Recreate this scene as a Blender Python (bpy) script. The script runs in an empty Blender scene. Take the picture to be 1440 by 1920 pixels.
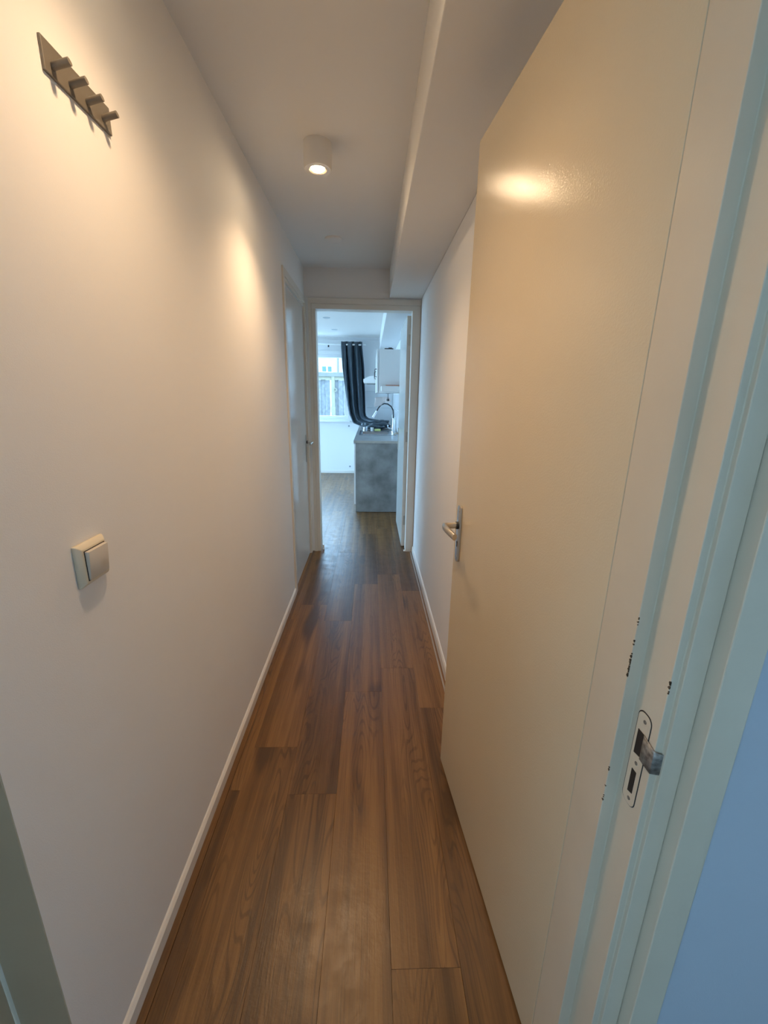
import bpy, bmesh, math, random
from mathutils import Vector, Matrix

random.seed(7)
scene = bpy.context.scene
C = scene.collection
PI = math.pi

# ------------------------------------------------------------------ camera
EYE = 1.40
F_PX, PITCH, YAW, ROLL = 785.48, math.radians(15.454), math.radians(1.9535), math.radians(0.9592)
cp, sp, cy_, sy_ = math.cos(PITCH), math.sin(PITCH), math.cos(YAW), math.sin(YAW)
Fv = Vector((sy_ * cp, cy_ * cp, -sp)); Rv = Vector((cy_, -sy_, 0)); Uv = Rv.cross(Fv)
R2 = Rv * math.cos(ROLL) + Uv * math.sin(ROLL); U2 = Uv * math.cos(ROLL) - Rv * math.sin(ROLL)
cam = bpy.data.cameras.new('camera'); camo = bpy.data.objects.new('camera', cam); C.objects.link(camo)
cam.sensor_fit = 'VERTICAL'; cam.sensor_height = 36.0; cam.sensor_width = 27.0
cam.lens = F_PX * 36.0 / 1920.0
cam.clip_start = 0.02; cam.clip_end = 300
m = Matrix((R2, U2, -Fv)).transposed().to_4x4(); m.translation = Vector((0, 0, EYE))
camo.matrix_world = m
scene.camera = camo

# ------------------------------------------------------------------ world, exposure
world = bpy.data.worlds.new('overcast_sky'); scene.world = world; world.use_nodes = True
bg = world.node_tree.nodes['Background']
bg.inputs['Color'].default_value = (0.43, 0.71, 1.0, 1); bg.inputs['Strength'].default_value = 12.0
vs = scene.view_settings
vs.view_transform = 'Standard'; vs.look = 'None'; vs.gamma = 1.0; vs.use_curve_mapping = False
vs.exposure = 0.24
cyc = scene.cycles
cyc.max_bounces = 6; cyc.diffuse_bounces = 4; cyc.glossy_bounces = 3; cyc.transmission_bounces = 4; cyc.transparent_max_bounces = 6
cyc.use_adaptive_sampling = True; cyc.adaptive_threshold = 0.03; cyc.use_denoising = True
LAMP_W = 24.0
LAMP_COL = (1.0, 0.67, 0.385)

def portal(loc, rot, sx, sy):
    l = bpy.data.lights.new('window_portal', 'AREA'); l.shape = 'RECTANGLE'; l.size = sx; l.size_y = sy
    l.cycles.is_portal = True
    o = bpy.data.objects.new('window_portal', l); o.location = loc; o.rotation_euler = rot; C.objects.link(o)
portal((-1.36, 8.0, 1.54), (-PI / 2, 0, 0), 1.9, 1.14)          # kitchen window, shining towards -Y
portal((-3.42, 5.5, 1.12), (0, -PI / 2, 0), 2.16, 2.9)            # patio doors, shining towards +X
portal((-1.62, -1.15, 1.45), (0, -PI / 2, 0), 1.6, 1.0)              # stairwell window, shining towards +X

# ------------------------------------------------------------------ helpers
def tag(o, label=None, cat=None, group=None, kind=None):
    if label: o['label'] = label
    if cat: o['category'] = cat
    if group: o['group'] = group
    if kind: o['kind'] = kind
    return o

def empty(name, loc=(0, 0, 0), rz=0.0):
    o = bpy.data.objects.new(name, None); o.empty_display_size = 0.05
    o.location = loc; o.rotation_euler = (0, 0, rz); C.objects.link(o)
    return o

class MB:
    """collects shapes into one bmesh, build() links them as one object"""
    def __init__(s): s.bm = bmesh.new()
    def box(s, x0, x1, y0, y1, z0, z1, bev=0.0, seg=2):
        t = bmesh.new()
        vs_ = [t.verts.new((x, y, z)) for x in (x0, x1) for y in (y0, y1) for z in (z0, z1)]
        for f in ((0, 1, 3, 2), (4, 6, 7, 5), (0, 4, 5, 1), (2, 3, 7, 6), (0, 2, 6, 4), (1, 5, 7, 3)):
            t.faces.new([vs_[i] for i in f])
        if bev > 0:
            bmesh.ops.bevel(t, geom=t.edges[:], offset=bev, segments=seg, affect='EDGES', profile=0.5)
        s._add(t); return s
    def prism(s, pts, z0, z1, axis='Z', bev=0.0):
        """polygon pts in the plane across axis, extruded from z0 to z1"""
        def P(a, b, c):
            return {'Z': (a, b, c), 'Y': (a, c, b), 'X': (c, a, b)}[axis]
        t = bmesh.new()
        lo = [t.verts.new(P(a, b, z0)) for a, b in pts]; hi = [t.verts.new(P(a, b, z1)) for a, b in pts]
        t.faces.new(lo[::-1]); t.faces.new(hi)
        n = len(pts)
        for i in range(n): t.faces.new((lo[i], lo[(i + 1) % n], hi[(i + 1) % n], hi[i]))
        bmesh.ops.recalc_face_normals(t, faces=t.faces[:])
        if bev > 0: bmesh.ops.bevel(t, geom=t.edges[:], offset=bev, segments=2, affect='EDGES', profile=0.5)
        s._add(t); return s
    def cyl(s, a, b, r, r2=None, n=24, cap=True):
        a, b = Vector(a), Vector(b); d = b - a
        t = bmesh.new()
        bmesh.ops.create_cone(t, cap_ends=cap, segments=n, radius1=r, radius2=r if r2 is None else r2, depth=d.length)
        q = Vector((0, 0, 1)).rotation_difference(d.normalized()).to_matrix().to_4x4()
        q.translation = (a + b) / 2
        bmesh.ops.transform(t, matrix=q, verts=t.verts[:]); s._add(t); return s
    def tube(s, pts, r, n=12, flat=None):
        """tube along a polyline; r number or list; flat=(a,b) scales the section sideways / upwards"""
        pts = [Vector(p) for p in pts]; k = len(pts)
        rs = r if isinstance(r, (list, tuple)) else [r] * k
        t = bmesh.new(); rings = []; up = None
        for i, p in enumerate(pts):
            d = (pts[min(i + 1, k - 1)] - pts[max(i - 1, 0)]).normalized()
            if up is None:
                up = Vector((0, 0, 1)) if abs(d.z) < 0.9 else Vector((0, 1, 0))
            side = d.cross(up).normalized(); up = side.cross(d).normalized()
            fa, fb = flat if flat else (1, 1)
            rings.append([t.verts.new(p + (side * math.cos(2 * PI * j / n) * fa + up * math.sin(2 * PI * j / n) * fb) * rs[i]) for j in range(n)])
        for i in range(k - 1):
            for j in range(n):
                t.faces.new((rings[i][j], rings[i][(j + 1) % n], rings[i + 1][(j + 1) % n], rings[i + 1][j]))
        t.faces.new(rings[0][::-1]); t.faces.new(rings[-1])
        bmesh.ops.recalc_face_normals(t, faces=t.faces[:]); s._add(t); return s
    def lathe(s, prof, c=(0, 0, 0), n=40, cap=True):
        """profile of (r, z) turned about Z at c"""
        t = bmesh.new(); rings = []
        for r, z in prof:
            rings.append([t.verts.new((c[0] + r * math.cos(2 * PI * j / n), c[1] + r * math.sin(2 * PI * j / n), c[2] + z)) for j in range(n)])
        for i in range(len(prof) - 1):
            for j in range(n):
                t.faces.new((rings[i][j], rings[i][(j + 1) % n], rings[i + 1][(j + 1) % n], rings[i + 1][j]))
        if cap and prof[0][0] > 1e-5: t.faces.new(rings[0][::-1])
        if cap and prof[-1][0] > 1e-5: t.faces.new(rings[-1])
        bmesh.ops.remove_doubles(t, verts=t.verts[:], dist=1e-6)
        bmesh.ops.recalc_face_normals(t, faces=t.faces[:]); s._add(t); return s
    def grid(s, rows):
        t = bmesh.new(); vv = [[t.verts.new(p) for p in r] for r in rows]
        for i in range(len(rows) - 1):
            for j in range(len(rows[0]) - 1):
                t.faces.new((vv[i][j], vv[i][j + 1], vv[i + 1][j + 1], vv[i + 1][j]))
        bmesh.ops.recalc_face_normals(t, faces=t.faces[:]); s._add(t); return s
    def _add(s, t):
        me = bpy.data.meshes.new('tmp'); t.to_mesh(me); t.free(); s.bm.from_mesh(me); bpy.data.meshes.remove(me)
    def build(s, name, mat, parent=None, smooth=None):
        me = bpy.data.meshes.new(name); s.bm.to_mesh(me); s.bm.free()
        me.materials.append(mat)
        if smooth is not None:
            for p in me.polygons: p.use_smooth = True
            me.set_sharp_from_angle(angle=math.radians(smooth))
        o = bpy.data.objects.new(name, me); C.objects.link(o)
        if parent: o.parent = parent
        return o

# ------------------------------------------------------------------ materials
def new_mat(name):
    mt = bpy.data.materials.new(name); mt.use_nodes = True
    nt = mt.node_tree; return mt, nt, nt.nodes['Principled BSDF']

def paint(name, col, rough=0.6, bump=0.0, scale=300.0, var=0.0, vscale=4.0, metallic=0.0, spec=0.5, coat=0.0, bdist=0.001, detail=4.0, rvar=0.0):
    mt, nt, b = new_mat(name)
    b.inputs['Base Color'].default_value = (*col, 1); b.inputs['Roughness'].default_value = rough
    b.inputs['Metallic'].default_value = metallic; b.inputs['Specular IOR Level'].default_value = spec
    b.inputs['Coat Weight'].default_value = coat
    tc = nt.nodes.new('ShaderNodeTexCoord')
    if bump > 0:
        nz = nt.nodes.new('ShaderNodeTexNoise'); nz.inputs['Scale'].default_value = scale; nz.inputs['Detail'].default_value = detail
        bp = nt.nodes.new('ShaderNodeBump'); bp.inputs['Strength'].default_value = bump; bp.inputs['Distance'].default_value = bdist
        nt.links.new(tc.outputs['Object'], nz.inputs['Vector']); nt.links.new(nz.outputs['Fac'], bp.inputs['Height'])
        nt.links.new(bp.outputs['Normal'], b.inputs['Normal'])
    if var > 0:
        nv = nt.nodes.new('ShaderNodeTexNoise'); nv.inputs['Scale'].default_value = vscale; nv.inputs['Detail'].default_value = 6.0
        mr = nt.nodes.new('ShaderNodeMapRange'); mr.inputs['From Min'].default_value = 0.3; mr.inputs['From Max'].default_value = 0.7
        mr.inputs['To Min'].default_value = 1 - var; mr.inputs['To Max'].default_value = 1 + var
        mx = nt.nodes.new('ShaderNodeVectorMath'); mx.operation = 'SCALE'; mx.inputs[0].default_value = col
        nt.links.new(tc.outputs['Object'], nv.inputs['Vector']); nt.links.new(nv.outputs['Fac'], mr.inputs['Value'])
        nt.links.new(mr.outputs['Result'], mx.inputs['Scale']); nt.links.new(mx.outputs['Vector'], b.inputs['Base Color'])
        if rvar > 0:
            m2 = nt.nodes.new('ShaderNodeMapRange'); m2.inputs['From Min'].default_value = 0.3; m2.inputs['From Max'].default_value = 0.7
            m2.inputs['To Min'].default_value = rough - rvar; m2.inputs['To Max'].default_value = rough + rvar
            nt.links.new(nv.outputs['Fac'], m2.inputs['Value']); nt.links.new(m2.outputs['Result'], b.inputs['Roughness'])
    return mt

def emit(name, col, s):
    mt, nt, b = new_mat(name)
    b.inputs['Base Color'].default_value = (*col, 1)
    b.inputs['Emission Color'].default_value = (*col, 1); b.inputs['Emission Strength'].default_value = s
    return mt

def thin_glass(name, tint=(0.95, 0.98, 1.0), gl=0.06):
    mt, nt, b = new_mat(name); nt.nodes.remove(b)
    out = nt.nodes['Material Output']
    tr = nt.nodes.new('ShaderNodeBsdfTransparent'); tr.inputs['Color'].default_value = (*tint, 1)
    g = nt.nodes.new('ShaderNodeBsdfGlossy'); g.inputs['Roughness'].default_value = 0.02
    mx = nt.nodes.new('ShaderNodeMixShader'); mx.inputs['Fac'].default_value = gl
    nt.links.new(tr.outputs[0], mx.inputs[1]); nt.links.new(g.outputs[0], mx.inputs[2]); nt.links.new(mx.outputs[0], out.inputs['Surface'])
    return mt

def wood_floor(name):
    mt, nt, b = new_mat(name); N = nt.nodes; L = nt.links
    def math_(op, a, bb=None, c=None):
        n = N.new('ShaderNodeMath'); n.operation = op
        for i, v in enumerate((a, bb, c)):
            if v is None: continue
            if isinstance(v, (int, float)): n.inputs[i].default_value = v
            else: L.new(v, n.inputs[i])
        return n.outputs[0]
    tc = N.new('ShaderNodeTexCoord'); oi = N.new('ShaderNodeObjectInfo')
    off = N.new('ShaderNodeCombineXYZ')
    L.new(math_('MULTIPLY', oi.outputs['Random'], 37.0), off.inputs['X']); L.new(math_('MULTIPLY', oi.outputs['Random'], 91.0), off.inputs['Y'])
    add = N.new('ShaderNodeVectorMath'); add.operation = 'ADD'
    L.new(tc.outputs['Object'], add.inputs[0]); L.new(off.outputs[0], add.inputs[1])
    def noise(sx, sy, detail, rough=0.5, dist=0.0):
        mp = N.new('ShaderNodeMapping'); mp.inputs['Scale'].default_value = (sx, sy, 1)
        L.new(add.outputs[0], mp.inputs['Vector'])
        n = N.new('ShaderNodeTexNoise'); n.inputs['Scale'].default_value = 1.0; n.inputs['Detail'].default_value = detail
        n.inputs['Roughness'].default_value = rough; n.inputs['Distortion'].default_value = dist
        L.new(mp.outputs[0], n.inputs['Vector']); return n.outputs['Fac']
    def rng(v, a, bb, c, d):
        n = N.new('ShaderNodeMapRange'); n.interpolation_type = 'SMOOTHSTEP'
        for k, x in zip(('From Min', 'From Max', 'To Min', 'To Max'), (a, bb, c, d)): n.inputs[k].default_value = x
        L.new(v, n.inputs['Value']); return n.outputs[0]
    big = noise(10.0, 1.1, 1.5, 0.45, 0.25)              # contour lines of this field make the cathedral figure
    rings = math_('SINE', math_('MULTIPLY', big, 150.0))
    ringline = rng(rings, 0.35, 1.0, 0.0, 1.0)
    where = rng(noise(7.0, 0.7, 1.0), 0.45, 0.62, 0.0, 1.0)
    ring_m = math_('MULTIPLY', ringline, where)
    fibre = noise(260.0, 5.0, 3.0, 0.6)
    streak = noise(24.0, 0.6, 3.0, 0.55)
    knot = rng(noise(7.0, 2.0, 0.0), 0.68, 0.86, 0.0, 1.0)
    tone = N.new('ShaderNodeValToRGB'); cr = tone.color_ramp
    cr.elements[0].position = 0.36; cr.elements[0].color = (0.082, 0.036, 0.0095, 1)
    cr.elements[1].position = 0.69; cr.elements[1].color = (0.272, 0.134, 0.038, 1)
    e = cr.elements.new(0.52); e.color = (0.165, 0.076, 0.020, 1)
    t = math_('ADD', math_('MULTIPLY', streak, 0.72), math_('MULTIPLY', fibre, 0.34))
    t = math_('ADD', t, math_('MULTIPLY', math_('SUBTRACT', oi.outputs['Random'], 0.5), 0.20))
    t = math_('SUBTRACT', t, math_('MULTIPLY', ring_m, 0.13))
    t = math_('SUBTRACT', t, math_('MULTIPLY', knot, 0.35))
    L.new(t, tone.inputs['Fac']); L.new(tone.outputs['Color'], b.inputs['Base Color'])
    smear = N.new('ShaderNodeTexNoise'); smear.inputs['Scale'].default_value = 14.0; smear.inputs['Detail'].default_value = 8.0; smear.inputs['Roughness'].default_value = 0.7
    gp = N.new('ShaderNodeNewGeometry'); L.new(gp.outputs['Position'], smear.inputs['Vector'])
    L.new(rng(smear.outputs['Fac'], 0.35, 0.68, 0.31, 0.41), b.inputs['Roughness'])
    b.inputs['Specular IOR Level'].default_value = 0.62
    fine = N.new('ShaderNodeTexNoise'); fine.inputs['Scale'].default_value = 70.0; fine.inputs['Detail'].default_value = 3.0
    L.new(gp.outputs['Position'], fine.inputs['Vector'])
    bp = N.new('ShaderNodeBump'); bp.inputs['Strength'].default_value = 0.25; bp.inputs['Distance'].default_value = 0.002
    h = math_('ADD', math_('MULTIPLY', fibre, 0.5), math_('MULTIPLY', fine.outputs['Fac'], 0.8))
    L.new(h, bp.inputs['Height']); L.new(bp.outputs['Normal'], b.inputs['Normal'])
    return mt

M = {}
M['wall'] = paint('wall_paint', (0.86, 0.845, 0.82), 0.72, 0.18, 420, 0.012, 2.0, detail=1.0)
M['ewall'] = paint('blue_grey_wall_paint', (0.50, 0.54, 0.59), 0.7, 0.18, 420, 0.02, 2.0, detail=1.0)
M['ceil'] = paint('ceiling_paint', (0.84, 0.83, 0.81), 0.8)
M['cream'] = paint('cream_gloss_paint', (0.74, 0.62, 0.43), 0.17, 0.55, 260, 0.02, 3.0, bdist=0.0006, detail=2.0)
M['frame'] = paint('cream_frame_paint', (0.71, 0.61, 0.46), 0.32, 0.12, 200, 0.03, 6.0)
M['warm_shade_frame'] = paint('cream_frame_warm_shade', (0.66, 0.52, 0.35), 0.36, 0.12, 200, 0.03, 6.0)  # frame cream made browner, dim warm light put into the colour
M['grey_frame'] = paint('greyish_frame_paint', (0.75, 0.71, 0.63), 0.36, 0.1, 200, 0.02, 5.0)
M['white_door'] = paint('white_gloss_door', (0.72, 0.71, 0.67), 0.13, 0.10, 60, 0.01, 3.0, bdist=0.0006, detail=2.0)
M['base'] = paint('baseboard_paint', (0.82, 0.78, 0.72), 0.4, 0.06, 150)
M['wood'] = wood_floor('oak_laminate')
M['sub'] = paint('subfloor', (0.05, 0.03, 0.02), 0.9)
M['dark'] = paint('dark_void', (0.025, 0.018, 0.014), 0.8)
M['steel'] = paint('brushed_steel', (0.50, 0.47, 0.42), 0.34, 0.08, 500, 0.04, 20, metallic=1.0)
M['rack'] = paint('satin_steel_rack', (0.21, 0.185, 0.15), 0.45, 0.08, 600, 0.04, 25, metallic=0.35)
M['chrome'] = paint('chrome', (0.80, 0.82, 0.84), 0.12, metallic=1.0)
M['nickel'] = paint('nickel_handle', (0.60, 0.56, 0.50), 0.30, metallic=1.0)
M['switch'] = paint('aged_switch_plastic', (0.74, 0.66, 0.50), 0.35)
M['rocker'] = paint('rocker_plastic', (0.70, 0.63, 0.53), 0.38)
M['lampbody'] = paint('lamp_white', (0.80, 0.78, 0.74), 0.4)
M['ring'] = paint('lamp_ring', (0.35, 0.30, 0.24), 0.3, metallic=0.8)
M['bulb'] = emit('lit_bulb', (1.0, 0.74, 0.46), 170.0)
M['kwall'] = paint('kitchen_wall', (0.82, 0.83, 0.84), 0.7, 0.1, 300)
M['ktile'] = paint('kitchen_tile', (0.70, 0.72, 0.74), 0.15, 0.03, 20)
M['white'] = paint('white_lacquer', (0.84, 0.84, 0.83), 0.3)
M['upvc'] = paint('white_window_frame', (0.85, 0.86, 0.86), 0.35)
M['concrete'] = paint('concrete_laminate', (0.25, 0.245, 0.235), 0.5, 0.1, 80, 0.38, 5.5)
M['worktop'] = paint('grey_worktop', (0.30, 0.30, 0.30), 0.3, 0.05, 60, 0.25, 9.0)
M['wedge'] = paint('worktop_edge', (0.42, 0.38, 0.33), 0.5, var=0.08, vscale=15)
M['sink'] = paint('sink_steel', (0.55, 0.57, 0.60), 0.22, 0.05, 120, metallic=1.0)
M['curtain'] = paint('dark_blue_grey_cloth', (0.036, 0.056, 0.075), 0.55, 0.3, 900, 0.1, 30)
M['black'] = paint('black_plastic', (0.03, 0.035, 0.04), 0.4)
M['orange'] = paint('orange_plastic', (0.62, 0.16, 0.04), 0.4)
M['paper'] = paint('kitchen_paper', (0.80, 0.72, 0.69), 0.9, 0.2, 200)
M['card'] = paint('cardboard_core', (0.12, 0.11, 0.10), 0.9)
M['sponge'] = paint('yellow_sponge', (0.58, 0.60, 0.22), 0.95, 0.5, 200)
M['glass'] = thin_glass('window_glass')
M['fence'] = paint('weathered_fence', (0.105, 0.11, 0.115), 0.9, 0.4, 30, 0.35, 14.0, bdist=0.004)
M['post'] = paint('pale_new_timber', (0.15, 0.14, 0.095), 0.85, 0.2, 40, 0.08, 10)
M['cap'] = paint('grey_fence_cap', (0.10, 0.10, 0.09), 0.9, 0.2, 40, 0.1, 10)
M['bwall'] = paint('cream_facade', (0.26, 0.25, 0.21), 0.9, 0.3, 8, 0.06, 3)
M['bglass'] = paint('far_window_glass', (0.02, 0.07, 0.11), 0.25)
M['ground'] = paint('paving', (0.50, 0.49, 0.46), 0.9, 0.3, 10, 0.2, 3)
M['mat'] = paint('dark_stair_floor', (0.06, 0.06, 0.065), 0.9)
M['chip'] = paint('bare_wood_chip', (0.10, 0.065, 0.035), 0.9, 0.3, 400, 0.3, 300)
M['worn'] = paint('worn_strike_metal', (0.30, 0.28, 0.25), 0.45, 0.3, 300, 0.5, 160, metallic=0.6)
M['alu'] = paint('downlight_ring', (0.42, 0.45, 0.48), 0.35, metallic=0.7)
M['plug'] = paint('grey_wall_plug', (0.25, 0.28, 0.30), 0.7)

# ------------------------------------------------------------------ the shell
XL, XR = -0.54, 0.40            # hall walls
YE, YF = 0.5056, 3.69           # hall starts at the entrance frame, ends at the kitchen wall
YK0, YK1 = 3.79, 7.79           # kitchen
XK = -3.30                      # kitchen's left wall
ZC, ZB = 2.365, 2.156           # ceiling, bulkhead underside

# floor: dark underlay and every plank a piece of its own
floor = MB().box(XK, 0.5, 0.10, 8.0, -0.08, -0.0125).build('floor', M['sub'])
tag(floor, 'brown oak look plank floor running down the hall into the kitchen', 'floor', kind='structure')
PW, PL = 0.177, 1.22
first_joint = {0: 0.713, 1: 0.416, -1: 0.53, -2: 1.203 - PL, -3: 2.637 - 2 * PL, -4: 1.222 - PL}
plank_cache = {}
def plank(x0, x1, y0, y1):
    w, l = round(x1 - x0, 4), round(y1 - y0, 4)
    if w < 0.012 or l < 0.02: return
    if (w, l) not in plank_cache:
        g = 0.00015
        me_o = MB().box(-w / 2 + g, w / 2 - g, -l / 2 + g, l / 2 - g, -0.012, 0.0, bev=0.0004, seg=1).build('plank', M['wood'], floor)
        plank_cache[(w, l)] = me_o.data; o = me_o
    else:
        o = bpy.data.objects.new('plank', plank_cache[(w, l)]); C.objects.link(o); o.parent = floor
    o.location = ((x0 + x1) / 2, (y0 + y1) / 2, 0)
for i in range(-19, 3):
    x0, x1 = 0.062 + PW * i, 0.062 + PW * (i + 1)
    x0c, x1c = max(x0, XK), min(x1, XR - 0.008)
    fj = first_joint.get(i, (i * 0.437) % PL)
    ys = [fj + PL * k for k in range(-2, 9)]
    for a, b_ in zip(ys[:-1], ys[1:]):
        # hall part
        ha, hb = max(a, 0.12), min(b_, YK0 - 0.05)
        hx0, hx1 = max(x0c, -0.509), x1c
        ka, kb = max(a, YK0 - 0.05), min(b_, YK1)
        if i >= -4 and hx1 - hx0 > 0.012:
            if i == -4 or kb <= ka or ha >= hb:
                if hb > ha: plank(hx0, hx1, ha, hb)
                if kb > ka: plank(x0c, x1c, ka, kb)
            else:
                plank(hx0, hx1, ha, kb)
        elif kb > ka:
            plank(x0c, x1c, ka, kb)

plank(XL + 0.008, -0.510, 0.12, 1.74); plank(XL + 0.008, -0.510, 1.74, 3.70)
wl = MB().box(XL - 0.10, XL, YE + 0.0015, 2.805, 0, ZC).box(XL - 0.10, XL, 2.805, YF, 2.146, ZC).build('wall_left', M['wall'])
tag(wl, 'long white plastered hall wall with switch and coat rack', 'wall', kind='structure')
wr = MB().box(XR, XR + 0.1, 0.5715, YK0, 0, ZC).build('wall_right', M['wall'])
tag(wr, 'white hall wall behind the open cream door', 'wall', kind='structure')
wf = MB().box(XK - 0.1, XL - 0.1, YF, YK0, 0, ZC).box(XL - 0.1, -0.512, YF, YK0, 0, ZC).box(-0.512, XR, YF, YK0, 2.146, ZC).build('wall_far', M['wall'])
tag(wf, 'white wall above the kitchen doorway at hall end', 'wall', kind='structure')
ce = MB().box(XK - 0.1, 0.5, 0.42, 8.0, ZC, ZC + 0.12).build('ceiling', M['ceil'])
tag(ce, 'flat white ceiling of hall and kitchen', 'ceiling', kind='structure')
bh = MB().box(0.14, XR, 0.56, YF, ZB, ZC, bev=0.003).build('ceiling_beam', M['wall'])
tag(bh, 'white boxed pipe casing along the right ceiling edge of hall', 'ceiling beam', kind='structure')
prof_l = [(XL, 0), (XL + 0.010, 0), (XL + 0.010, 0.038), (XL + 0.004, 0.047), (XL, 0.050)]
bl = MB().prism(prof_l, YE + 0.0015, 2.80, 'Y').build('baseboard_left', M['base'])
tag(bl, 'low white baseboard along the left hall wall', 'baseboard', kind='structure')
prof_r = [(XR, 0), (XR - 0.010, 0), (XR - 0.010, 0.050), (XR - 0.004, 0.060), (XR, 0.062)]
br = MB().prism(prof_r, 0.60, YF - 0.02, 'Y').build('baseboard_right', M['base'])
tag(br, 'low white baseboard along the right hall wall', 'baseboard', kind='structure')
tr = MB().box(XR - 0.028, XR - 0.020, 0.60, YF - 0.03, 0.0, 0.003).build('trim_1', M['wedge'])
tag(tr, 'thin beige sealing strip on the floor beside right baseboard', 'trim', kind='structure')

# kitchen shell
wkr = MB().box(XR, XR + 0.1, YK0, YK1 + 0.2, 0, ZC).build('wall_kitchen_right', M['kwall'])
tag(wkr, 'white kitchen wall behind counter and wall cabinet', 'wall', kind='structure')
WX0, WX1, WZ0, WZ1 = -2.30, -0.42, 0.985, 2.09
wkf = (MB().box(XK - 0.1, WX0, YK1, YK1 + 0.2, 0, ZC).box(WX1, XR, YK1, YK1 + 0.2, 0, ZC)
       .box(WX0, WX1, YK1, YK1 + 0.2, 0, WZ0).box(WX0, WX1, YK1, YK1 + 0.2, WZ1, ZC)).build('wall_kitchen_far', M['kwall'])
tag(wkf, 'white kitchen wall around the window', 'wall', kind='structure')
PY0, PY1, PZ1 = 4.0, 7.0, 2.2
wkl = (MB().box(XK - 0.1, XK, YK0, PY0, 0, ZC).box(XK - 0.1, XK, PY1, YK1, 0, ZC).box(XK - 0.1, XK, PY0, PY1, PZ1, ZC)).build('wall_kitchen_left', M['kwall'])
tag(wkl, 'white kitchen wall with patio doors left of view', 'wall', kind='structure')
kb_ = MB().box(0.14, XR, YK0, YK1, ZB, ZC, bev=0.003).build('ceiling_beam', M['kwall'])
tag(kb_, 'white boxed pipe casing along the kitchen ceiling above wall cabinet', 'ceiling beam', kind='structure')
cv = MB().prism([(YK1, ZC), (YK1 - 0.035, ZC), (YK1 - 0.030, ZC - 0.012), (YK1 - 0.012, ZC - 0.030), (YK1, ZC - 0.036)], XK, 0.14, 'X').build('trim_2', M['kwall'])
tag(cv, 'white cove moulding where kitchen ceiling meets window wall', 'trim', kind='structure')
bk = MB().prism([(YK1, 0), (YK1 - 0.010, 0), (YK1 - 0.010, 0.045), (YK1, 0.05)], XK, -0.19, 'X').build('baseboard_kitchen', M['base'])
tag(bk, 'low white baseboard under the kitchen window', 'baseboard', kind='structure')

# tiles: far wall right of the window and along the counter
TZ = [(0.890, 1.196), (1.202, 1.485)]
for a, b_ in TZ:
    for x0, x1 in ((-0.19, 0.098), (0.102, 0.392)):
        MB().box(x0, x1, YK1 - 0.008, YK1, a, b_, bev=0.0015, seg=1).build('tile', M['ktile'], wkf)
    for k in range(9):
        y0 = 5.06 + 0.302 * k
        MB().box(XR - 0.008, XR, y0, y0 + 0.298, a, min(b_, 1.43), bev=0.0015, seg=1).build('tile', M['ktile'], wkr)

# stairwell behind the camera: walls, ceiling, floor and a window
YS = 0.42
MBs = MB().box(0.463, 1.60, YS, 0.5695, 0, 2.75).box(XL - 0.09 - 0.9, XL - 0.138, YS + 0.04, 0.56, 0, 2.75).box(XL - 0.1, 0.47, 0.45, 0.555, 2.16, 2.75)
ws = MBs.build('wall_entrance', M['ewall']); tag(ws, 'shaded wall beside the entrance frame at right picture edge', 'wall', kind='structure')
wsr = MB().box(1.5, 1.6, -2.0, YS, 0, 2.6).build('wall_stair_right', M['wall']); tag(wsr, 'white stairwell wall right of the entrance', 'wall', kind='structure')
wsl = MB().box(-1.6, -1.5, -2.0, -1.65, 0, 2.6).box(-1.6, -1.5, -0.65, YS + 0.04, 0, 2.6).box(-1.6, -1.5, -1.65, -0.65, 0, 0.65).box(-1.6, -1.5, -1.65, -0.65, 2.25, 2.6).build('wall_stair_left', M['wall']); tag(wsl, 'white stairwell wall with window left of the entrance', 'wall', kind='structure')
wsb = MB().box(-1.6, 1.6, -2.1, -2.0, 0, 2.6).build('wall_stair_back', M['wall'])
tag(wsb, 'plain white stairwell wall behind the viewer', 'wall', kind='structure')
cs = MB().box(-1.6, 1.6, -2.1, YS + 0.04, 2.6, 2.75).build('ceiling_stair', M['ceil']); tag(cs, 'white stairwell ceiling outside the entrance', 'ceiling', kind='structure')
fs = MB().box(-1.6, 1.6, -2.1, 0.10, -0.08, -0.001).box(0.5, 1.6, 0.10, 0.57, -0.08, -0.001).build('floor_stair', M['mat']); tag(fs, 'dark stairwell floor outside the entrance', 'floor', kind='structure')

# ------------------------------------------------------------------ entrance frame at the right edge (door_1) with strike plate
d1 = empty('door_1', (0.0, 0.5, 0)); tag(d1, 'cream entrance door frame with chipped edges and strike plate in foreground', 'door', kind='structure')
def sub(o, p):                       # keep world placement under an unrotated parent
    o.parent = p; o.matrix_parent_inverse = p.matrix_world.inverted(); return o
bpy.context.view_layer.update()
ZJ = 2.12
prof = [(0.361, 0.5712), (0.361, 0.4928), (0.380, 0.4928), (0.380, 0.4403), (0.390, 0.4403), (0.390, 0.4333), (0.4170, 0.4333), (0.4170, 0.452), (0.462, 0.452), (0.462, 0.5695)]
jb = sub(MB().prism(prof, 0, ZJ, 'Z', bev=0.0012).build('jamb', M['frame']), d1)
cas = sub(MB().box(0.4182, 0.463, 0.4123, 0.451, 0, ZJ, bev=0.0015).build('casing', M['frame']), d1)
sub(MB().box(-0.63, XL - 0.0004, YE, 0.56, 0, ZJ, bev=0.0015).build('jamb', M['warm_shade_frame']), d1)
sub(MB().box(-0.63, 0.462, 0.452, 0.558, ZJ, 2.159, bev=0.001).build('head', M['frame']), d1)
el = sub(MB().box(-0.672, -0.6305, -0.36, 0.500, 0.01, 2.10, bev=0.001).build('leaf', M['warm_shade_frame']), d1)
el['label'] = 'open entrance door leaf at the lower left corner'
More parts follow.
